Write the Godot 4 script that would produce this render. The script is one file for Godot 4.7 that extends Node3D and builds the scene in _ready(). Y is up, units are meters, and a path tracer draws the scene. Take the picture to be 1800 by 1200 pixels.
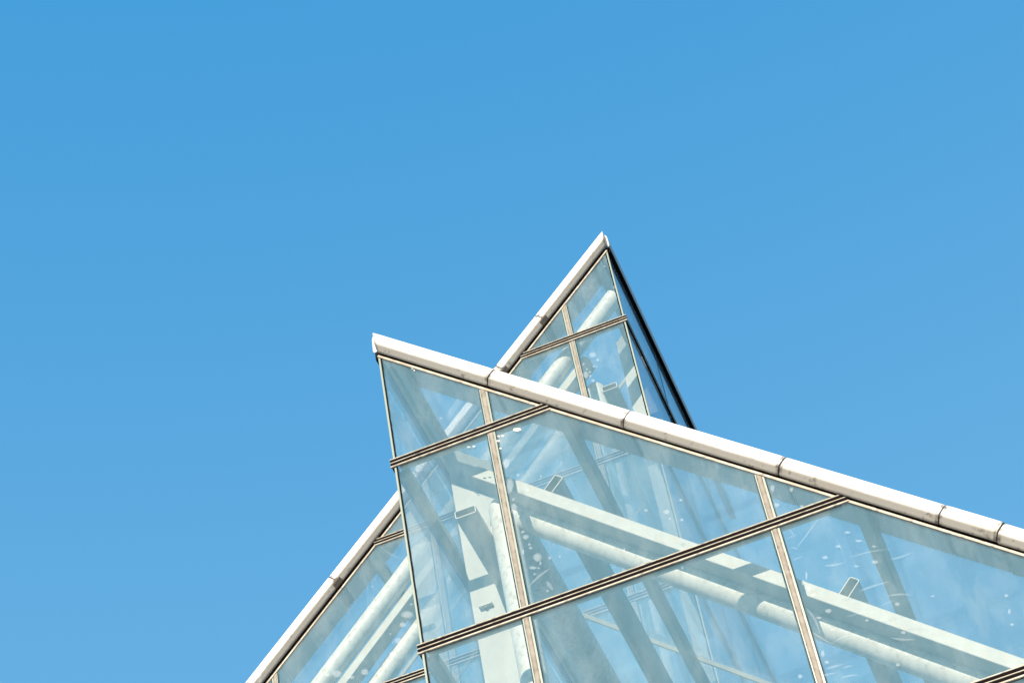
extends Node3D

# Two glazed wings with 45 degree copings, seen from the pavement looking steeply up.
# A wing is laid out in its own coordinates: u runs down the slope from the peak corner, y is up,
# z runs back from the front glass; side is +1 or -1 and tells which way u points.

const SLOPE := 0.972
const SPOTS_FRONT = [[0.698,11.804,0.0173,-0.0083,0.0047,0.0317],[0.695,11.614,0.0171,-0.0081,0.0073,0.0489],[0.694,11.426,0.0153,-0.0071,0.0053,0.0349],[0.713,11.357,0.0068,-0.0031,0.0013,0.0087],[0.718,11.225,0.0084,-0.0038,0.0013,0.0085],[0.729,11.179,0.0151,-0.0069,0.0023,0.0149],[0.775,10.996,0.0198,-0.009,0.004,0.0251],[0.893,11.601,0.0054,-0.0026,0.0011,0.0071],[0.742,11.114,0.0067,-0.003,0.0012,0.0076],[0.746,11.085,0.0083,-0.0038,0.0013,0.0084],[0.845,10.96,0.0072,-0.0033,0.0013,0.0083],[0.737,10.933,0.0165,-0.0074,0.0016,0.0104],[0.769,10.916,0.0066,-0.003,0.0009,0.0058],[0.798,11.532,0.0068,-0.0032,0.0011,0.007],[0.756,11.676,0.0069,-0.0033,0.0012,0.008],[0.7,11.498,0.0061,-0.0029,0.0012,0.0079],[0.905,10.946,0.0053,-0.0024,0.0011,0.0066],[0.794,10.729,0.0059,-0.0026,0.0012,0.0073],[0.739,10.883,0.0059,-0.0027,0.001,0.0066],[2.519,10.395,0.0119,-0.0054,0.0018,0.0069],[2.564,10.311,0.0147,-0.0067,0.0016,0.0061],[2.449,10.322,0.0119,-0.0054,0.0019,0.0076],[2.361,10.279,0.0119,-0.0054,0.0021,0.0084],[2.634,10.238,0.0088,-0.004,0.0014,0.0053],[2.612,10.132,0.0131,-0.0059,0.0024,0.0094],[2.509,10.148,0.0094,-0.0042,0.0013,0.0053],[2.653,9.81,0.01,-0.0044,0.0021,0.0079],[2.291,9.921,0.0146,-0.0064,0.0027,0.011],[2.232,9.898,0.0117,-0.0051,0.0014,0.0059],[2.285,9.792,0.0116,-0.005,0.002,0.008],[2.473,9.774,0.0075,-0.0033,0.0015,0.0058],[2.635,9.619,0.0102,-0.0044,0.0021,0.0078],[2.45,9.655,0.0046,-0.002,0.0015,0.0057],[2.615,9.482,0.0056,-0.0024,0.0025,0.0091],[2.554,9.431,0.0084,-0.0036,0.002,0.0076],[2.046,9.568,0.0093,-0.0039,0.0025,0.0106],[2.196,9.661,0.0075,-0.0032,0.004,0.0161],[2.203,9.599,0.0098,-0.0042,0.0019,0.0078],[2.228,10.109,0.0089,-0.0039,0.0027,0.0112],[2.205,10.165,0.0059,-0.0026,0.0036,0.0151],[2.238,10.058,0.0118,-0.0052,0.0014,0.006],[2.234,10.202,0.0045,-0.002,0.0055,0.0227],[2.195,10.885,0.0093,-0.0044,0.0047,0.0203],[2.295,10.829,0.008,-0.0037,0.0031,0.0129],[2.191,10.757,0.0123,-0.0057,0.0028,0.012],[2.323,10.686,0.0079,-0.0037,0.0019,0.008],[1.572,10.99,0.0144,-0.0067,0.0028,0.0141],[1.67,11.04,0.0083,-0.0039,0.0015,0.0075],[1.459,11.056,0.009,-0.0042,0.0014,0.0075],[1.647,10.893,0.0082,-0.0038,0.0017,0.0082],[1.582,10.932,0.0064,-0.0029,0.0013,0.0066],[1.283,10.828,0.0039,-0.0017,0.002,0.0106],[1.581,10.554,0.0037,-0.0017,0.0024,0.0119],[1.598,10.503,0.0037,-0.0017,0.001,0.0047],[2.843,9.783,0.0085,-0.0037,0.0012,0.0043],[3.206,9.626,0.0083,-0.0037,0.0021,0.007],[3.18,9.437,0.0071,-0.0031,0.0021,0.0069],[3.191,9.522,0.0055,-0.0024,0.0042,0.0139],[0.698,11.076,0.005,-0.0023,0.0026,0.0168],[0.785,10.947,0.0049,-0.0022,0.002,0.0125],[0.564,12.109,0.0053,-0.0026,0.0023,0.0163],[0.344,12.368,0.0072,-0.0035,0.0009,0.0067]]
const STREAKS_FRONT = [[0.831,10.882,0.692,10.808,0.0119],[0.802,10.798,0.828,10.717,0.0148],[2.39,10.559,2.211,10.398,0.0059],[2.345,10.225,2.46,10.201,0.0081],[2.465,10.221,2.733,10.174,0.0044],[2.691,10.114,2.824,10.11,0.0074],[2.478,9.977,2.653,9.971,0.0081],[2.617,9.883,2.743,9.833,0.0074],[2.557,9.834,2.65,9.836,0.0037],[2.565,9.613,2.684,9.55,0.0074],[2.369,9.842,2.47,9.834,0.0037],[2.182,9.989,2.212,9.791,0.0081],[2.175,9.817,2.257,9.699,0.0067],[2.257,9.702,2.407,9.717,0.0041],[2.189,9.558,2.28,9.551,0.0096],[2.274,9.528,2.332,9.525,0.0067],[2.219,10.559,2.241,10.484,0.0037],[2.19,10.494,2.252,10.5,0.0037],[2.195,10.431,2.234,10.397,0.0044],[2.186,10.337,2.247,10.34,0.0052],[2.425,10.486,2.454,10.112,0.0019],[2.14,9.524,2.232,9.513,0.0081],[2.253,9.469,2.343,9.45,0.0074]]
const FLAKES_FRONT = [[0.806,12.039,0.0278,-0.0136,0.0021,0.0139],[0.686,12.04,0.0091,-0.0044,0.0011,0.0074],[0.711,12.031,0.0091,-0.0044,0.0011,0.0074],[0.677,12.003,0.0119,-0.0057,0.0012,0.0083],[0.682,11.938,0.0084,-0.004,0.001,0.0069],[0.487,12.042,0.0085,-0.0041,0.001,0.007],[0.52,12.032,0.0099,-0.0048,0.001,0.0069],[0.337,12.834,0.0148,-0.0075,0.001,0.008],[0.378,12.787,0.011,-0.0056,0.0008,0.006],[0.544,12.598,0.0109,-0.0054,0.0009,0.0068],[0.598,12.566,0.0108,-0.0054,0.0014,0.0097],[0.606,12.542,0.0086,-0.0043,0.0014,0.0097],[0.214,12.886,0.0074,-0.0038,0.0007,0.006],[0.223,12.865,0.0052,-0.0026,0.0008,0.007],[1.105,12.089,0.0103,-0.0051,0.0011,0.0065],[1.144,12.055,0.0055,-0.0027,0.002,0.012],[1.338,11.851,0.0088,-0.0043,0.0013,0.0072],[1.495,11.696,0.0053,-0.0026,0.001,0.0053],[2.254,10.652,0.0049,-0.0023,0.0011,0.0048],[2.805,10.401,0.0117,-0.0054,0.001,0.0038],[2.926,10.268,0.0069,-0.0032,0.001,0.0038]]
const SPOTS_REAR = [[0.346,16.572,-0.0239,-0.0122,-0.0046,0.0264],[0.313,16.491,-0.0105,-0.0053,-0.0023,0.0131],[0.359,16.436,-0.0081,-0.0041,-0.0018,0.0105],[0.336,16.42,-0.0057,-0.0029,-0.0014,0.0078],[0.422,16.432,-0.0072,-0.0036,-0.0017,0.0098],[0.404,16.387,-0.0086,-0.0043,-0.0021,0.0117],[0.443,16.372,-0.0191,-0.0096,-0.0057,0.0326],[0.407,16.339,-0.0086,-0.0043,-0.002,0.0117],[0.393,16.276,-0.0114,-0.0057,-0.0025,0.0142],[0.441,16.505,-0.0067,-0.0034,-0.0023,0.0131],[2.312,14.49,-0.0425,-0.0186,-0.0031,0.026],[2.365,14.404,-0.0212,-0.0092,-0.0024,0.0207],[2.418,14.26,-0.0258,-0.0111,-0.0026,0.0227],[2.489,14.154,-0.0169,-0.0072,-0.0019,0.0169],[2.73,14.068,-0.0235,-0.01,-0.0026,0.0247],[2.964,14.149,-0.0333,-0.0141,-0.0027,0.0283],[3.046,14.172,-0.0143,-0.0061,-0.0014,0.0147],[2.848,14.065,-0.0208,-0.0088,-0.0015,0.0146],[2.572,14.906,-0.0068,-0.003,-0.0009,0.0083],[2.58,14.782,-0.0058,-0.0025,-0.0008,0.0071],[2.477,14.357,-0.0071,-0.0031,-0.0008,0.0074],[2.465,14.262,-0.0056,-0.0024,-0.0006,0.0057],[2.267,14.58,-0.0085,-0.0037,-0.0008,0.007],[0.019,17.28,-0.0049,-0.0026,-0.003,0.0166],[0.04,17.698,-0.0049,-0.0027,-0.0013,0.0071],[0.055,17.582,-0.0064,-0.0034,-0.0016,0.0092],[0.082,17.674,-0.0039,-0.0021,-0.001,0.0057]]
const STREAKS_REAR = [[2.458,15.301,2.246,15.052,0.0044],[2.586,15.107,2.603,14.02,0.0019]]

var M := {}
var rng := RandomNumberGenerator.new()
var grit := FastNoiseLite.new()
var blotch := FastNoiseLite.new()
var taken := {}
# the wing being built
var wing: Node3D
var side := 1.0
var glass_top := 0.0
var rows := []
var cols := []
var long := 0.0
var deep := 0.0
var foot := 0.0
var down := Vector3.ZERO
var out := Vector3.ZERO


func _ready():
	_camera_and_light()
	rng.seed = 7
	grit.seed = 3
	grit.frequency = 22.0
	grit.fractal_octaves = 3
	blotch.seed = 9
	blotch.frequency = 5.0
	blotch.fractal_octaves = 4
	_materials()
	_ground()
	_build_front_wing()
	_build_rear_wing()


func _camera_and_light():
	var cam := Camera3D.new()
	cam.name = "camera"
	add_child(cam)
	cam.transform = Transform3D(Basis(Vector3(0.928, -0.140, -0.347), Vector3(0.346, 0.673, 0.654), Vector3(0.142, -0.726, 0.672)).orthonormalized(), Vector3(3.074, 1.6, 10.368))
	cam.fov = 15.94
	cam.near = 0.1
	cam.far = 2000.0
	cam.current = true
	var sun := DirectionalLight3D.new()
	sun.name = "sun"
	add_child(sun)
	sun.look_at_from_position(Vector3.ZERO, Vector3(0.07, -0.48, -1.0), Vector3.UP)
	sun.light_energy = 1.6
	sun.light_color = Color(1.0, 0.95, 0.87)
	sun.light_angular_distance = 0.5
	sun.shadow_enabled = true
	var we := WorldEnvironment.new()
	we.name = "world_environment"
	var env := Environment.new()
	env.background_mode = Environment.BG_SKY
	var sky := Sky.new()
	var sm := ProceduralSkyMaterial.new()
	sm.sky_top_color = Color(0.019, 0.219, 0.492).linear_to_srgb()
	sm.sky_horizon_color = Color(0.39, 0.655, 0.79).linear_to_srgb()
	sm.sky_curve = 0.4
	sm.ground_bottom_color = Color(0.30, 0.29, 0.27).linear_to_srgb()
	sm.ground_horizon_color = Color(0.50, 0.55, 0.58).linear_to_srgb()
	sm.sun_angle_max = 1.0
	sm.energy_multiplier = 1.0
	sky.sky_material = sm
	env.sky = sky
	env.tonemap_mode = Environment.TONE_MAPPER_LINEAR
	env.tonemap_exposure = 1.38
	env.sdfgi_enabled = true
	env.ssao_enabled = true
	env.ssil_enabled = true
	we.environment = env
	add_child(we)


func mat(key: String, c: Color, rough: float, metal := 0.0, tinted := false) -> StandardMaterial3D:
	var m := StandardMaterial3D.new()
	m.resource_name = key
	m.albedo_color = c.linear_to_srgb()
	m.roughness = rough
	m.metallic = metal
	m.vertex_color_use_as_albedo = tinted
	M[key] = m
	return m


func relief(m: StandardMaterial3D, freq: float, depth: float, scale := 1.0, s := 1):
	var nt := NoiseTexture2D.new()
	var n := FastNoiseLite.new()
	n.seed = s
	n.frequency = freq
	n.fractal_octaves = 4
	nt.noise = n
	nt.width = 512
	nt.height = 512
	nt.seamless = true
	nt.as_normal_map = true
	nt.bump_strength = depth
	m.normal_enabled = true
	m.normal_texture = nt
	m.uv1_triplanar = true
	m.uv1_world_triplanar = true
	m.uv1_scale = Vector3.ONE * scale


func mottle(m: StandardMaterial3D, lo: Color, hi: Color, freq: float, scale: float, s: int, rust := false):
	var nt := NoiseTexture2D.new()
	var n := FastNoiseLite.new()
	n.seed = s
	n.frequency = freq
	n.fractal_octaves = 5
	nt.noise = n
	nt.width = 512
	nt.height = 512
	nt.seamless = true
	var g := Gradient.new()
	g.set_color(0, lo.linear_to_srgb())
	g.set_color(1, hi.linear_to_srgb())
	if rust:
		g.set_offset(0, 0.30)
		g.add_point(0.24, Color(0.56, 0.49, 0.37).linear_to_srgb())
	nt.color_ramp = g
	m.albedo_color = Color.WHITE
	m.albedo_texture = nt
	m.uv1_triplanar = true
	m.uv1_world_triplanar = true
	m.uv1_scale = Vector3.ONE * scale


func glass(key: String, film: Color, alpha: float, haze := 0.0):
	var m := mat(key, film, 0.02)
	m.albedo_color.a = alpha
	m.transparency = BaseMaterial3D.TRANSPARENCY_ALPHA
	m.cull_mode = BaseMaterial3D.CULL_DISABLED
	m.metallic_specular = 0.5
	if haze > 0.0:
		m.backlight_enabled = true
		m.backlight = Color(haze * 0.66, haze * 0.86, haze)


func _materials():
	relief(mat("coping paint", Color(1, 1, 1), 0.5, 0.0, true), 0.02, 1.2, 1.5, 4)
	relief(mat("tan aluminium", Color(1, 1, 1), 0.45, 0.0, true), 0.03, 1.0, 3.0, 5)
	relief(mat("silicone", Color(1, 1, 1), 0.6, 0.0, true), 0.03, 2.0, 3.0, 6)
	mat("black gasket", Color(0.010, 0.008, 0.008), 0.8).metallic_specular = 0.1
	mat("dark aluminium", Color(0.035, 0.036, 0.038), 0.35)
	mat("weathered sleeve", Color(0.13, 0.105, 0.085), 0.7)
	mat("zinc sheet", Color(0.52, 0.53, 0.54), 0.85).metallic_specular = 0.15
	mat("glass edge", Color(0.30, 0.34, 0.275), 0.3)
	var steel := mat("white steel", Color(0.74, 0.745, 0.70), 0.45)
	mottle(steel, Color(0.50, 0.475, 0.385), Color(0.575, 0.56, 0.475), 0.016, 1.3, 11, true)
	var pipe := mat("white pipe", Color(0.74, 0.745, 0.70), 0.5)
	mottle(pipe, Color(0.69, 0.655, 0.545), Color(0.84, 0.815, 0.715), 0.02, 1.6, 12, true)
	var panel := mat("white panel", Color(0.74, 0.745, 0.70), 0.5)
	mottle(panel, Color(0.44, 0.43, 0.355), Color(0.51, 0.505, 0.43), 0.008, 1.1, 13)
	glass("front glass", Color(0.25, 0.49, 0.60), 0.135)
	glass("roof glass", Color(0.30, 0.43, 0.48), 0.23, 0.46)
	glass("side glass", Color(0.30, 0.43, 0.48), 0.10, 0.55)
	var st := mat("water stain", Color(0.55, 0.62, 0.68), 0.5)
	st.albedo_color.a = 0.15
	st.transparency = BaseMaterial3D.TRANSPARENCY_ALPHA
	st.cull_mode = BaseMaterial3D.CULL_DISABLED
	var dusty := mat("dust film", Color(1, 1, 1), 0.7)
	dusty.transparency = BaseMaterial3D.TRANSPARENCY_ALPHA
	dusty.cull_mode = BaseMaterial3D.CULL_DISABLED
	var nt := NoiseTexture2D.new()
	var fn := FastNoiseLite.new()
	fn.seed = 31
	fn.frequency = 0.011
	fn.fractal_octaves = 6
	fn.fractal_gain = 0.6
	fn.domain_warp_enabled = true
	fn.domain_warp_amplitude = 40.0
	nt.noise = fn
	nt.width = 1024
	nt.height = 1024
	nt.seamless = true
	var ramp := Gradient.new()
	ramp.set_color(0, Color(0.74, 0.80, 0.82, 0.0))
	ramp.set_offset(0, 0.34)
	ramp.set_color(1, Color(0.80, 0.84, 0.84, 0.13))
	nt.color_ramp = ramp
	dusty.albedo_texture = nt
	dusty.uv1_scale = Vector3(0.42, 0.15, 1.0)
	mat("paint flake", Color(0.52, 0.50, 0.44), 0.6)
	mat("rusty bolt", Color(0.30, 0.24, 0.15), 0.6)
	var stone := mat("dark stone", Color(0.5, 0.48, 0.44), 0.8)
	mottle(stone, Color(0.09, 0.095, 0.10), Color(0.13, 0.135, 0.14), 0.01, 0.5, 14)
	var pave := mat("paving", Color(0.35, 0.34, 0.32), 0.85)
	mottle(pave, Color(0.070, 0.074, 0.080), Color(0.10, 0.104, 0.110), 0.01, 0.25, 15)


# ---------------------------------------------------------------- mesh helpers

func mesh() -> SurfaceTool:
	var st := SurfaceTool.new()
	st.begin(Mesh.PRIMITIVE_TRIANGLES)
	return st


func tri(st: SurfaceTool, p: Array, n: Array, c: Array):
	var order := [0, 1, 2]
	if (p[1] - p[0]).cross(p[2] - p[0]).dot(n[0] + n[1] + n[2]) > 0.0:
		order = [0, 2, 1]
	for k in order:
		st.set_color(c[k])
		st.set_normal(n[k])
		st.set_uv(Vector2(p[k].x + p[k].z, p[k].y))
		st.add_vertex(p[k])


func quad(st: SurfaceTool, p: Array, n: Array, c: Array):
	tri(st, [p[0], p[1], p[2]], [n[0], n[1], n[2]], [c[0], c[1], c[2]])
	tri(st, [p[0], p[2], p[3]], [n[0], n[2], n[3]], [c[0], c[2], c[3]])


func part(st: SurfaceTool, called: String, material: String, parent: Node = null) -> MeshInstance3D:
	var o := MeshInstance3D.new()
	o.mesh = st.commit()
	o.material_override = M[material]
	o.cast_shadow = GeometryInstance3D.SHADOW_CASTING_SETTING_ON
	o.name = called
	(parent if parent else wing).add_child(o, true)
	return o


# a profile (closed, in ex/ey) drawn from a to b
func sweep(st: SurfaceTool, prof: PackedVector2Array, a: Vector3, b: Vector3, ex: Vector3, ey: Vector3, steps := 1, smooth := false, caps := true, inward := false, paint := 0, wobble := false, mitre := 0.0):
	var n := prof.size()
	var area := 0.0
	for i in n:
		area += prof[i].cross(prof[(i + 1) % n])
	var turn := 1.0 if area > 0.0 else -1.0
	if inward:
		turn = -turn
	var flat := []
	for i in n:
		var e := (prof[(i + 1) % n] - prof[i]).normalized()
		flat.append(Vector2(e.y, -e.x) * turn)
	var pts := []
	var tint := []
	for j in steps + 1:
		var at := a.lerp(b, float(j) / steps)
		var ring := []
		var hue := []
		for i in n:
			var q: Vector2 = prof[i]
			if wobble:
				q = ragged(at, q)
			var pos := at + ex * q.x + ey * q.y
			if mitre != 0.0:
				pos -= (b - a).normalized() * q.y * mitre * (1.0 - float(j) / steps)
			ring.append(pos)
			hue.append(tint_of(paint, pos, q, j, steps))
		pts.append(ring)
		tint.append(hue)
	for j in steps:
		for i in n:
			var i2 := (i + 1) % n
			var na: Vector2 = flat[i]
			var nb: Vector2 = flat[i]
			if smooth:
				var before: Vector2 = flat[(i + n - 1) % n]
				var after: Vector2 = flat[i2]
				if before.dot(flat[i]) > 0.5:
					na = (before + flat[i]).normalized()
				if after.dot(flat[i]) > 0.5:
					nb = (after + flat[i]).normalized()
			var wa := ex * na.x + ey * na.y
			var wb := ex * nb.x + ey * nb.y
			quad(st, [pts[j][i], pts[j][i2], pts[j + 1][i2], pts[j + 1][i]], [wa, wb, wb, wa], [tint[j][i], tint[j][i2], tint[j + 1][i2], tint[j + 1][i]])
	if caps:
		var d := (b - a).normalized()
		var idx := Geometry2D.triangulate_polygon(prof)
		for k in range(0, idx.size(), 3):
			tri(st, [pts[0][idx[k]], pts[0][idx[k + 1]], pts[0][idx[k + 2]]], [-d, -d, -d], [tint[0][idx[k]], tint[0][idx[k + 1]], tint[0][idx[k + 2]]])
			tri(st, [pts[steps][idx[k]], pts[steps][idx[k + 1]], pts[steps][idx[k + 2]]], [d, d, d], [tint[steps][idx[k]], tint[steps][idx[k + 1]], tint[steps][idx[k + 2]]])


func rect(x0: float, x1: float, y0: float, y1: float, c := 0.0) -> PackedVector2Array:
	if c <= 0.0:
		return PackedVector2Array([Vector2(x0, y0), Vector2(x1, y0), Vector2(x1, y1), Vector2(x0, y1)])
	return PackedVector2Array([Vector2(x0 + c, y0), Vector2(x1 - c, y0), Vector2(x1, y0 + c), Vector2(x1, y1 - c), Vector2(x1 - c, y1), Vector2(x0 + c, y1), Vector2(x0, y1 - c), Vector2(x0, y0 + c)])


func circle(r: float, n := 32) -> PackedVector2Array:
	var p := PackedVector2Array()
	for i in n:
		p.append(Vector2(cos(TAU * i / n), sin(TAU * i / n)) * r)
	return p


# a hollow rectangular steel section, open at both ends
func hollow(st: SurfaceTool, a: Vector3, b: Vector3, ex: Vector3, ey: Vector3, w: float, h: float, wall := 0.008):
	var o := rect(-w / 2, w / 2, -h / 2, h / 2, 0.008)
	var i := rect(-w / 2 + wall, w / 2 - wall, -h / 2 + wall, h / 2 - wall, 0.005)
	sweep(st, o, a, b, ex, ey, 1, true, false)
	sweep(st, i, a, b, ex, ey, 1, false, false, true)
	var d := (b - a).normalized()
	for e in [[a, -d], [b, d]]:
		for k in 8:
			var k2: int = (k + 1) % 8
			var ps := [e[0] + ex * o[k].x + ey * o[k].y, e[0] + ex * o[k2].x + ey * o[k2].y, e[0] + ex * i[k2].x + ey * i[k2].y, e[0] + ex * i[k].x + ey * i[k].y]
			quad(st, ps, [e[1], e[1], e[1], e[1]], [Color.WHITE, Color.WHITE, Color.WHITE, Color.WHITE])


# a flat plate: a convex outline in a plane, with thickness
func plate(st: SurfaceTool, outline: Array, thick: Vector3):
	var n := -thick.normalized()
	var w := Color.WHITE
	for k in range(1, outline.size() - 1):
		tri(st, [outline[0], outline[k], outline[k + 1]], [n, n, n], [w, w, w])
		tri(st, [outline[0] + thick, outline[k] + thick, outline[k + 1] + thick], [-n, -n, -n], [w, w, w])
	var mid := Vector3.ZERO
	for p in outline:
		mid += p / outline.size()
	for k in outline.size():
		var a: Vector3 = outline[k]
		var b: Vector3 = outline[(k + 1) % outline.size()]
		var e := (b - a).cross(thick).normalized()
		if e.dot((a + b) / 2 - mid) < 0.0:
			e = -e
		quad(st, [a, b, b + thick, a + thick], [e, e, e, e], [w, w, w, w])


# keep what of an outline (u, y) lies under the line y = top - SLOPE * u
func under(outline: Array, top: float) -> Array:
	var got := []
	for k in outline.size():
		var a: Vector2 = outline[k]
		var b: Vector2 = outline[(k + 1) % outline.size()]
		var fa := top - SLOPE * a.x - a.y
		var fb := top - SLOPE * b.x - b.y
		if fa >= 0.0:
			got.append(a)
		if (fa < 0.0) != (fb < 0.0):
			got.append(a.lerp(b, fa / (fa - fb)))
	return got


func pt(u: float, y: float, z: float) -> Vector3:
	return Vector3(side * u, y, z)


# ---------------------------------------------------------------- colours that belong to the surface

func tint_of(which: int, pos: Vector3, q: Vector2, j: int, steps: int) -> Color:
	match which:
		1:
			return coping_colour(pos, q, j, steps)
		2:
			return tan_colour(pos)
		3:
			return silicone_colour(pos)
	return Color.WHITE


func coping_colour(pos: Vector3, q: Vector2, j: int, steps: int) -> Color:
	var white := Color(0.80, 0.785, 0.76)
	var dust := Color(0.56, 0.48, 0.39)
	var soot := Color(0.13, 0.105, 0.085)
	var g := grit.get_noise_3dv(pos)
	var b := blotch.get_noise_3dv(pos)
	# rain leaves grime on the rolled lower lip and in the joints between lengths
	var lip := 1.0 if q.y < 0.022 else (0.75 if q.y < 0.03 else (0.35 if q.y < 0.042 else 0.0))
	var share := clampf((lip + 0.6 * b + 0.35 * g - 0.42) * 5.0, 0.0, 1.0)
	var c := white.lerp(dust, share * 0.8)
	c = c.lerp(soot, clampf((lip * 0.5 + g * 0.7 + b * 0.5 - 0.85) * 5.0, 0.0, 0.7))
	if j <= 1 or j >= steps - 1:
		c = c.lerp(soot, clampf(0.45 + g * 1.6, 0.0, 0.9))
	elif j <= 3 or j >= steps - 3:
		c = c.lerp(dust, clampf(0.15 + g * 1.5 + b, 0.0, 0.8))
	c = c.lerp(dust, clampf((b - 0.36) * 1.6, 0.0, 0.22))
	return c


func tan_colour(pos: Vector3) -> Color:
	var g := grit.get_noise_3dv(pos * 1.4)
	var b := blotch.get_noise_3dv(pos * 2.0)
	var c := Color(0.36, 0.29, 0.21).lerp(Color(0.54, 0.49, 0.39), clampf(0.5 + b * 1.4, 0.0, 1.0))
	return c.lerp(Color(0.10, 0.075, 0.06), clampf((g * 1.2 + b * 0.6 - 0.35) * 3.0, 0.0, 0.85))


func silicone_colour(pos: Vector3) -> Color:
	var b := blotch.get_noise_3dv(pos * 3.0)
	var g := grit.get_noise_3dv(pos)
	var c := Color(0.25, 0.20, 0.16).lerp(Color(0.34, 0.285, 0.23), clampf(0.5 + b * 1.5, 0.0, 1.0))
	return c.lerp(Color(0.20, 0.15, 0.12), clampf((g - 0.32) * 4.0, 0.0, 0.7))


func ragged(at: Vector3, q: Vector2) -> Vector2:
	var s := signf(q.x)
	return Vector2(q.x + s * 0.0035 * blotch.get_noise_3dv(at * 6.0 + Vector3(s * 9.0, 0, 0)) + s * 0.0022 * grit.get_noise_3dv(at * 3.0 + Vector3(s * 5.0, 0, 0)), q.y)


# ---------------------------------------------------------------- the pieces of a wing

func begin_wing(called: String, label: String, at: Vector3, which: float, top: float, first_row: float, first_col: float, length: float, depth: float, bottom: float):
	wing = Node3D.new()
	wing.name = called
	wing.position = at
	add_child(wing)
	wing.set_meta("label", label)
	wing.set_meta("category", "building")
	side = which
	glass_top = top
	long = length
	deep = depth
	foot = bottom
	var l := sqrt(1.0 + SLOPE * SLOPE)
	down = Vector3(side / l, -SLOPE / l, 0)
	out = Vector3(side * SLOPE / l, 1.0 / l, 0)
	rows = []
	var y := first_row
	while y > foot + 0.3:
		rows.append(y)
		y -= 1.5
	cols = []
	var u := first_col
	while u < long - 0.2:
		cols.append(u)
		u += 1.5


func slope_y(u: float) -> float:
	return glass_top - SLOPE * u


func front_wall(spots: Array, streaks: Array, flakes: Array):
	var us := [0.0]
	us.append_array(cols)
	us.append(long)
	var ys := [glass_top + 0.5]
	ys.append_array(rows)
	ys.append(foot)
	for r in ys.size() - 1:
		for c in us.size() - 1:
			var u0: float = us[c] + (0.020 if c > 0 else 0.014)
			var u1: float = us[c + 1] - 0.020
			var y1: float = ys[r] - 0.030
			var y0: float = ys[r + 1] + 0.030
			var o := under([Vector2(u0, y0), Vector2(u1, y0), Vector2(u1, y1), Vector2(u0, y1)], glass_top)
			if o.size() < 3:
				continue
			var ring := []
			for q in o:
				ring.append(pt(q.x, q.y, 0.0))
			var st := mesh()
			plate(st, ring, Vector3(0, 0, -0.012))
			var pane := part(st, "pane", "front glass")
			st = mesh()
			var f := Vector3(0, 0, 1)
			for k in range(1, o.size() - 1):
				tri(st, [pt(o[0].x, o[0].y, 0.0008), pt(o[k].x, o[k].y, 0.0008), pt(o[k + 1].x, o[k + 1].y, 0.0008)], [f, f, f], [Color.WHITE, Color.WHITE, Color.WHITE])
			part(st, "dust_film", "dust film", pane)
			dirt_on(pane, o, spots, streaks, flakes)
	# transoms with three fins and two black grooves
	for y in rows:
		var end: float = minf((glass_top - y) / SLOPE + 0.004, long)
		transom("transom", pt(-0.022, y, 0), pt(end, y, 0), Vector3(0, 0, 1), "tan aluminium")
		var st2 := mesh()
		sweep(st2, rect(-0.055, -0.014, -0.03, 0.03, 0.004), pt(0.03, y, 0), pt(end - 0.05, y, 0), Vector3(0, 0, 1), Vector3.UP)
		part(st2, "inner_transom", "white steel")
	# silicone joints between the panes
	for u in cols:
		for r in ys.size() - 1:
			var y1: float = minf(ys[r] - 0.036, slope_y(u) - 0.03)
			var y0: float = ys[r + 1] + 0.036
			if y1 - y0 < 0.08:
				continue
			joint(u, y0, y1)
	# the bare glass edge at the corner
	for r in ys.size() - 1:
		var y1: float = minf(ys[r] - 0.036, glass_top - 0.03)
		var y0: float = ys[r + 1] + 0.036
		var st3 := mesh()
		sweep(st3, rect(-0.002, 0.012, -0.012, 0.002, 0.002), pt(0, y0, 0), pt(0, y1, 0), Vector3(side, 0, 0), Vector3(0, 0, 1))
		var e := part(st3, "glass_edge", "glass edge")
		st3 = mesh()
		sweep(st3, rect(0.0125, 0.021, -0.011, 0.001), pt(0, y0, 0), pt(0, y1, 0), Vector3(side, 0, 0), Vector3(0, 0, 1), 24, false, true, false, 0, true)
		part(st3, "bead", "black gasket", e)


func joint(u: float, y0: float, y1: float):
	var n := int((y1 - y0) / 0.02) + 2
	var ex := Vector3(side, 0, 0)
	var ez := Vector3(0, 0, 1)
	var st := mesh()
	sweep(st, rect(-0.015, 0.015, -0.010, 0.0035, 0.003), pt(u, y0, 0), pt(u, y1, 0), ex, ez, n, true, true, false, 3, true)
	var j := part(st, "glazing_joint", "silicone")
	for s in [-1.0, 1.0]:
		st = mesh()
		sweep(st, rect(0.0155 * s, (0.0275 if s > 0 else 0.0225) * s, -0.011, 0.0015), pt(u, y0, 0), pt(u, y1, 0), ex, ez)
		part(st, "glass_edge", "glass edge", j)
		st = mesh()
		sweep(st, rect((0.0278 if s > 0 else 0.0228) * s, (0.0312 if s > 0 else 0.0262) * s, -0.011, 0.001), pt(u, y0, 0), pt(u, y1, 0), ex, ez, n, false, true, false, 0, true)
		part(st, "bead", "black gasket", j)
	st = mesh()
	sweep(st, rect(-0.034, 0.036, -0.019, -0.0145), pt(u, y0, 0), pt(u, y1, 0), ex, ez)
	part(st, "gasket", "black gasket", j)
	st = mesh()
	sweep(st, rect(-0.03, 0.03, -0.06, -0.0195, 0.004), pt(u, y0, 0), pt(u, y1, 0), ex, ez)
	part(st, "inner_mullion", "white steel")


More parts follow.
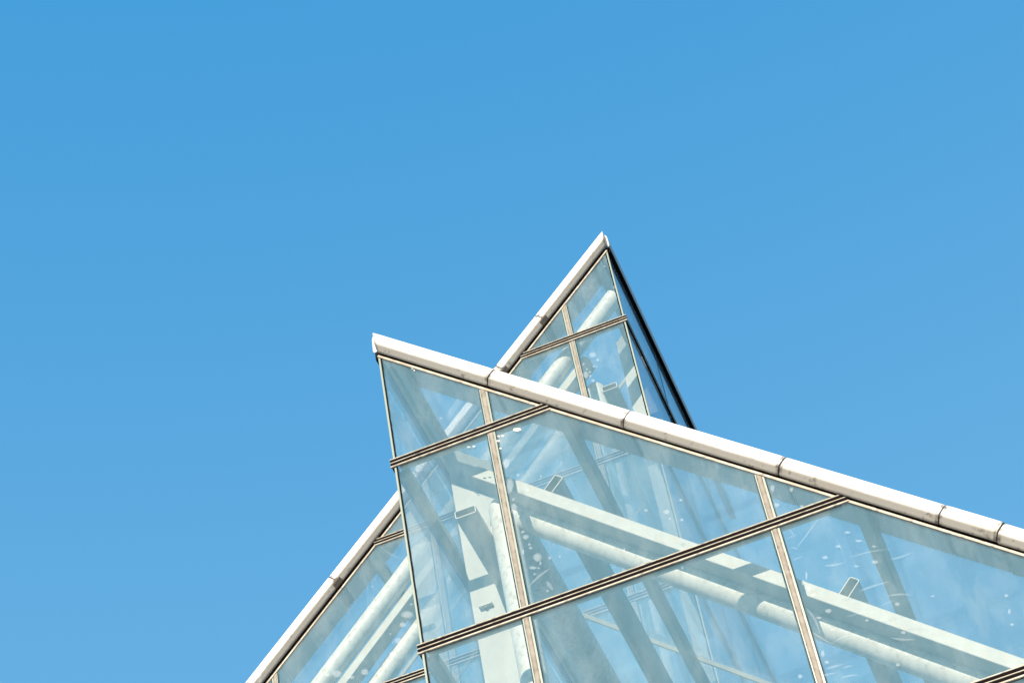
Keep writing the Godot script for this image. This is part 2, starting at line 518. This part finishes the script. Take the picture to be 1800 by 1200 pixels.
func transom(called: String, a: Vector3, b: Vector3, face: Vector3, material: String, reach := 0.0):
	var n := int(a.distance_to(b) / 0.02) + 1
	var st := mesh()
	for f in [[0.026, 0.035, 0.0135], [-0.003, 0.005, 0.0140], [-0.035, -0.023, 0.0135]]:
		sweep(st, rect(0.0005, f[2] + reach, f[0], f[1], 0.002), a, b, face, Vector3.UP, n, false, true, false, 2)
	var t := part(st, called, material)
	st = mesh()
	sweep(st, rect(0.0008, 0.0122 + reach, -0.0225, 0.0255), a + (b - a).normalized() * 0.002, b - (b - a).normalized() * 0.002, face, Vector3.UP)
	part(st, "groove", "black gasket", t)
	if reach > 0.0:  # added black strip, paints the shade under the side transoms
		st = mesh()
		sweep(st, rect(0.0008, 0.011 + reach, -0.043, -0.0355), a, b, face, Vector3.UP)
		part(st, "shade_strip", "black gasket", t)


func blob(st: SurfaceTool, mid: Vector2, a: Vector2, b: Vector2, z: float, rough_edge: float):
	var ring := []
	var n := 14
	for k in n:
		var t := TAU * k / n
		var r := 1.0 + rough_edge * rng.randf_range(-1.0, 1.0)
		ring.append(mid + (a * cos(t) + b * sin(t)) * r)
	var f := Vector3(0, 0, 1)
	for k in n:
		var p0: Vector2 = ring[k]
		var p1: Vector2 = ring[(k + 1) % n]
		tri(st, [pt(mid.x, mid.y, z), pt(p0.x, p0.y, z), pt(p1.x, p1.y, z)], [f, f, f], [Color.WHITE, Color.WHITE, Color.WHITE])


func dirt_on(pane: MeshInstance3D, outline: Array, spots: Array, streaks: Array, flakes: Array):
	var poly := PackedVector2Array(outline)
	var st := mesh()
	var n := 0
	for s in spots:
		if Geometry2D.is_point_in_polygon(Vector2(s[0], s[1]), poly):
			blob(st, Vector2(s[0], s[1]), Vector2(s[2], s[3]) * 1.3, Vector2(s[4], s[5]) * 1.3, 0.0016, 0.14)
			blob(st, Vector2(s[0], s[1]), Vector2(s[2], s[3]) * 0.9, Vector2(s[4], s[5]) * 0.9, 0.0020, 0.2)
			n += 1
	for s in streaks:
		var a := Vector2(s[0], s[1])
		var b := Vector2(s[2], s[3])
		if Geometry2D.is_point_in_polygon((a + b) / 2, poly):
			var across := (b - a).orthogonal().normalized()
			var bend := across * a.distance_to(b) * rng.randf_range(-0.08, 0.08)
			var f := Vector3(0, 0, 1)
			var steps := 12
			for k in steps:
				var q := []
				for e in [k, k + 1]:
					var t := float(e) / steps
					var w: float = s[4] * (0.15 + 0.95 * sin(PI * pow(t, 0.8))) * rng.randf_range(0.85, 1.15) * 0.75
					var m := a.lerp(b, t) + bend * sin(PI * t)
					q.append(m + across * w)
					q.append(m - across * w)
				var p := [pt(q[0].x, q[0].y, 0.0024), pt(q[1].x, q[1].y, 0.0024), pt(q[3].x, q[3].y, 0.0024), pt(q[2].x, q[2].y, 0.0024)]
				quad(st, p, [f, f, f, f], [Color.WHITE, Color.WHITE, Color.WHITE, Color.WHITE])
			n += 1
	if n:
		part(st, "water_stains", "water stain", pane).set_meta("kind", "stuff")
	st = mesh()
	n = 0
	for s in flakes:
		if Geometry2D.is_point_in_polygon(Vector2(s[0], s[1]), poly):
			blob(st, Vector2(s[0], s[1]), Vector2(s[2], s[3]), Vector2(s[4], s[5]), 0.003, 0.22)
			n += 1
	if n:
		part(st, "paint_flakes", "paint flake", pane).set_meta("kind", "stuff")


func side_wall():
	var zs := [-0.014, -1.333, -2.667, -deep + 0.02]
	var ys := [glass_top]
	ys.append_array(rows)
	ys.append(foot)
	var skin := Vector3(-side, 0, 0)
	for r in ys.size() - 1:
		for c in 3:
			var z1: float = zs[c] - 0.012
			var z0: float = zs[c + 1] + 0.012
			var y1: float = ys[r] - 0.03
			var y0: float = ys[r + 1] + 0.03
			var st := mesh()
			plate(st, [pt(0, y0, z0), pt(0, y0, z1), pt(0, y1, z1), pt(0, y1, z0)], -skin * 0.012)
			part(st, "pane", "side glass")
			if c > 0:
				st = mesh()
				sweep(st, rect(-0.010, 0.010, -0.05, 0.002), pt(0, y0, zs[c]), pt(0, y1, zs[c]), Vector3(0, 0, 1), skin)
				part(st, "glazing_bar", "dark aluminium")
	for y in rows:
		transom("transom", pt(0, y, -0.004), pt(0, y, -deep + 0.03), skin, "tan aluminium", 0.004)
		var st2 := mesh()
		sweep(st2, rect(-0.075, -0.015, -0.075, -0.005, 0.004), pt(0, y, -0.075), pt(0, y, -deep + 0.03), skin, Vector3.UP)
		part(st2, "inner_transom", "white steel")


func coping(joints: Array, raised := 0.0):
	var o := pt(0, glass_top, 0)
	var prof := PackedVector2Array([Vector2(-0.30, 0.058), Vector2(-0.30, 0.026), Vector2(-0.03, 0.026), Vector2(0.008, 0.0), Vector2(0.026, -0.004)])
	for k in 6:
		prof.append(Vector2(0.031, -0.003).lerp(Vector2(0.065, 0.020), k / 5.0))
	for k in 10:
		prof.append(Vector2(0.069 + 0.004 * sin(PI * k / 9.0), 0.024 + 0.066 * k / 9.0))
	for q in [Vector2(0.066, 0.097), Vector2(0.059, 0.103), Vector2(0.045, 0.107), Vector2(0.02, 0.108), Vector2(-0.06, 0.100), Vector2(-0.18, 0.080)]:
		prof.append(q)
	var ez := Vector3(0, 0, 1)
	var per := sqrt(1.0 + SLOPE * SLOPE)
	for k in joints.size() - 1:
		var s0: float = joints[k] * per + (0.0055 if k > 0 else 0.0)
		var s1: float = joints[k + 1] * per - 0.0055
		var lift := out * (raised + rng.randf_range(-0.0025, 0.0025)) + ez * rng.randf_range(-0.002, 0.002)
		var tilt := out * rng.randf_range(-0.002, 0.002)
		var st := mesh()
		sweep(st, prof, o + down * s0 + lift, o + down * s1 + lift + tilt, ez, out, int((s1 - s0) / 0.012) + 4, true, true, false, 1, false, SLOPE if k == 0 else 0.0)
		part(st, "coping", "coping paint")
		if k > 0:
			st = mesh()
			var inner := PackedVector2Array()
			for q in prof:
				inner.append(Vector2(q.x * 0.88, 0.052 + (q.y - 0.052) * 0.86))
			sweep(st, inner, o + down * (s0 - 0.05), o + down * (s0 + 0.04), ez, out)
			part(st, "coping_sleeve", "weathered sleeve")
	var a := o + down * 0.02
	var b: Vector3 = o + down * (joints[-1] * per)
	var st2 := mesh()
	sweep(st2, rect(-0.012, 0.004, -0.013, 0.016), a, b, ez, out)
	part(st2, "coping_gap", "black gasket")
	st2 = mesh()
	sweep(st2, rect(0.0005, 0.009, -0.030, -0.013, 0.002), a, b, ez, out, int(a.distance_to(b) / 0.02), false, true, false, 2)
	part(st2, "seal", "tan aluminium")


func side_coping(breaks: Array):
	for k in breaks.size() - 1:
		var a: Vector3 = pt(0, glass_top, breaks[k] - 0.012)
		var b: Vector3 = pt(0, glass_top, breaks[k + 1] + 0.004)
		var st := mesh()
		var p := PackedVector2Array([Vector2(0.10, 0.10), Vector2(0.10, 0.06), Vector2(-0.026, 0.03), Vector2(-0.034, 0.05), Vector2(-0.030, 0.16), Vector2(-0.02, 0.19), Vector2(0.02, 0.185)])
		sweep(st, p, a, b, Vector3(side, 0, 0), Vector3.UP)
		part(st, "side_coping", "zinc sheet")
	var st2 := mesh()
	sweep(st2, rect(-0.028, 0.07, -0.022, 0.026), pt(0, glass_top, -0.03), pt(0, glass_top, breaks[-1]), Vector3(side, 0, 0), Vector3.UP)
	part(st2, "gutter", "black gasket")


func roof():
	var per := sqrt(1.0 + SLOPE * SLOPE)
	var o := pt(0, glass_top, 0) + out * 0.045
	var zs := [-0.305, -1.333, -2.667, -deep + 0.02]
	var us := [0.0]
	for y in rows:
		if (glass_top - y) / SLOPE < long:
			us.append((glass_top - y) / SLOPE + 0.05)
	us.append(long)
	for i in us.size() - 1:
		for c in 3:
			var a: Vector3 = o + down * (us[i] * per + (0.11 if i == 0 else 0.012))
			var b: Vector3 = o + down * (us[i + 1] * per - 0.012)
			var z1 := Vector3(0, 0, zs[c] - 0.004)
			var z0 := Vector3(0, 0, zs[c + 1] + 0.004)
			var st := mesh()
			plate(st, [a + z1, b + z1, b + z0, a + z0], -out * 0.010)
			part(st, "roof_pane", "roof glass")
	var flat := pt(0, glass_top, 0)
	for i in range(1, us.size()):
		var at: Vector3 = flat + down * (us[i] * per - (0.1 if i == us.size() - 1 else 0.0))
		var st2 := mesh()
		sweep(st2, rect(-0.048, 0.048, -0.022, 0.033, 0.005), at + Vector3(0, 0, -0.02), at + Vector3(0, 0, -deep + 0.03), down, out)
		part(st2, "roof_bar", "white steel")
	for d in [[0.035, 0.085, -0.02], [0.12, 0.20, -0.022]]:
		var st3 := mesh()
		sweep(st3, rect(d[0], d[1], d[2], 0.022, 0.005), flat + Vector3(0, 0, -0.02), flat + Vector3(0, 0, -deep + 0.03), down, out)
		part(st3, "roof_bar", "white steel")
	for z in [-1.333, -2.667]:
		var st4 := mesh()
		var w := 0.008
		sweep(st4, rect(-w, w, 0.0, 0.034, 0.003), flat + down * 0.21 + Vector3(0, 0, z), flat + down * (long * per - 0.16) + Vector3(0, 0, z), Vector3(0, 0, 1), out)
		part(st4, "cross_bar", "white steel")


# the welded frame behind the front glass; the frame itself stands at exactly 45 degrees
func frame(pipe_sum: float, beam_sum: float, u0: float):
	var d := Vector3(side, -1, 0).normalized()
	var n := Vector3(side, 1, 0).normalized()
	var ez := Vector3(0, 0, 1)
	var elbow := pt(u0, pipe_sum - u0, -0.43)
	# column with a rounded head, and the pipe that leaves it down the slope
	var st := mesh()
	sweep(st, circle(0.085), pt(u0, foot - 0.1, -0.43), elbow, Vector3(1, 0, 0), ez, 1, true, false)
	dome(st, elbow, 0.085)
	part(st, "column", "white pipe")
	st = mesh()
	var far: float = minf(long - 0.4, pipe_sum - foot - 0.3)
	sweep(st, circle(0.080), elbow, pt(far, pipe_sum - far, -0.43), ez, n, 1, true)
	part(st, "sloping_pipe", "white pipe")
	# the pipe that runs back from the column head
	st = mesh()
	sweep(st, circle(0.115), elbow + Vector3(0, 0, -0.09), Vector3(elbow.x, elbow.y, -deep + 0.1), Vector3(1, 0, 0), Vector3.UP, 1, true)
	part(st, "long_pipe", "white pipe")
	# box beam in front of the pipe
	st = mesh()
	var b0 := 0.47
	sweep(st, rect(-0.35, -0.20, -0.0815, 0.0, 0.003), pt(b0, beam_sum - b0, 0), pt(far, beam_sum - far, 0), ez, n, 1, false)
	part(st, "box_beam", "white steel")
	# hollow purlins lying on beam and pipe, their open ends towards the glass
	var u := 0.955
	while u < far:
		var c := pt(u, beam_sum + 0.212 - u, 0) - n * 0.073
		st = mesh()
		hollow(st, c + Vector3(0, 0, -0.245), c + Vector3(0, 0, -deep + 0.06), d, n, 0.066, 0.140, 0.006)
		part(st, "purlin", "white steel")
		u += 1.515


func dome(st: SurfaceTool, mid: Vector3, r: float):
	var w := Color.WHITE
	for i in 8:
		for k in 32:
			var q := []
			for e in [[i, k], [i + 1, k], [i + 1, k + 1], [i, k + 1]]:
				var t: float = PI / 2 * e[0] / 8.0
				var f: float = TAU * e[1] / 32.0
				q.append(Vector3(cos(t) * cos(f), sin(t), cos(t) * sin(f)))
			if i < 7:
				quad(st, [mid + q[0] * r, mid + q[1] * r, mid + q[2] * r, mid + q[3] * r], q, [w, w, w, w])
			else:
				tri(st, [mid + q[0] * r, mid + q[1] * r, mid + q[3] * r], [q[0], q[1], q[3]], [w, w, w])


# white panel beside the corner, with the open box section and the bolted plate fixed to it
func corner_panel(u0: float, u1: float, stub_u: float, stub_y: float):
	var z := -0.85
	var top := glass_top - 0.05
	var st := mesh()
	plate(st, [pt(u0, foot, z), pt(u1, foot, z), pt(u1, top - SLOPE * u1, z), pt(u0, top - SLOPE * u0, z)], Vector3(0, 0, -0.03))
	part(st, "corner_panel", "white panel")
	st = mesh()
	hollow(st, pt(stub_u, stub_y, -0.15), pt(stub_u, stub_y, z + 0.001), Vector3(side, 0, 0), Vector3.UP, 0.137, 0.062, 0.007)
	part(st, "box_stub", "white steel")
	var m := (u0 + u1) / 2.0 - 0.05
	var y := stub_y - 0.17
	st = mesh()
	sweep(st, rect(-0.045, 0.045, 0.0, 0.034, 0.004), pt(m, y, z + 0.001), pt(m, y + 0.010, z + 0.001), Vector3(1, 0, 0), Vector3(0, 0, 1))
	var plate_part := part(st, "bracket_plate", "white steel")
	st = mesh()
	sweep(st, circle(0.010, 12), pt(m, y - 0.013, z + 0.02), pt(m, y - 0.0005, z + 0.02), Vector3(1, 0, 0), Vector3(0, 0, 1))
	part(st, "bolt", "rusty bolt", plate_part)


func body_below(back_wall: bool):
	# solid lower storeys, and the plain glazed walls that close the wing
	var st := mesh()
	plate(st, [pt(0, 0, 0.02), pt(long, 0, 0.02), pt(long, foot, 0.02), pt(0, foot, 0.02)], Vector3(0, 0, -deep))
	part(st, "base_wall", "dark stone")
	var y1 := slope_y(long) - 0.02
	st = mesh()
	plate(st, [pt(long, foot, -0.02), pt(long, y1, -0.02), pt(long, y1, -deep + 0.03), pt(long, foot, -deep + 0.03)], Vector3(-side * 0.012, 0, 0))
	part(st, "pane", "roof glass")
	if back_wall:
		var us := [0.02]
		us.append_array(cols)
		us.append(long - 0.02)
		for c in us.size() - 1:
			st = mesh()
			var a: float = us[c] + 0.01
			var b: float = us[c + 1] - 0.01
			plate(st, [pt(a, foot, -deep), pt(b, foot, -deep), pt(b, slope_y(b), -deep), pt(a, slope_y(a), -deep)], Vector3(0, 0, 0.012))
			part(st, "pane", "roof glass")
			if c > 0:
				st = mesh()
				sweep(st, rect(-0.03, 0.03, -0.03, 0.0), pt(us[c], foot, -deep), pt(us[c], slope_y(us[c]), -deep), Vector3(1, 0, 0), Vector3(0, 0, 1))
				part(st, "glazing_bar", "white steel")


func _build_front_wing():
	begin_wing("glass_building", "lower glass wing in front, water-stained panes and white coping falling from a sharp corner", Vector3(0, 0, 0), 1.0, 13.140, 12.133, 0.640, 6.64, 3.90, 6.13)
	body_below(false)
	front_wall(SPOTS_FRONT, STREAKS_FRONT, FLAKES_FRONT)
	side_wall()
	roof()
	coping([0.006, 0.685, 1.455, 2.255, 3.005, 3.262, 4.05, 4.82, 5.60, 6.64])
	side_coping([0.0, -1.9, -3.85])
	frame(12.377, 12.535, 0.52)
	corner_panel(0.115, 0.40, 0.356, 11.684)


func _build_rear_wing():
	begin_wing("glass_building_001", "taller glass wing rising behind the front one to a pointed peak with a dark side", Vector3(1.062, 0, -3.97), -1.0, 17.795, 16.860, 0.492, 7.99, 4.0, 6.36)
	body_below(true)
	front_wall(SPOTS_REAR, STREAKS_REAR, [])
	side_wall()
	roof()
	coping([-0.022, 0.672, 1.112, 1.99, 2.840, 3.652, 4.46, 5.27, 6.10, 7.0, 7.99], 0.014)
	side_coping([0.0, -2.15, -3.95])
	frame(17.04, 17.284, 0.465)
	corner_panel(0.02, 0.25, 0.295, 16.29)
	# the upper pipe close under the roof
	var n := Vector3(side, 1, 0).normalized()
	var st := mesh()
	sweep(st, circle(0.080), pt(0.06, 17.41 - 0.06, -0.17), pt(7.0, 17.41 - 7.0, -0.17), Vector3(0, 0, 1), n, 1, true)
	part(st, "sloping_pipe", "white pipe")


func _ground():
	var o := MeshInstance3D.new()
	var p := PlaneMesh.new()
	p.size = Vector2(900, 900)
	o.mesh = p
	o.material_override = M["paving"]
	o.name = "ground"
	o.set_meta("kind", "structure")
	o.set_meta("label", "dark asphalt paving around the building")
	o.set_meta("category", "ground")
	add_child(o)
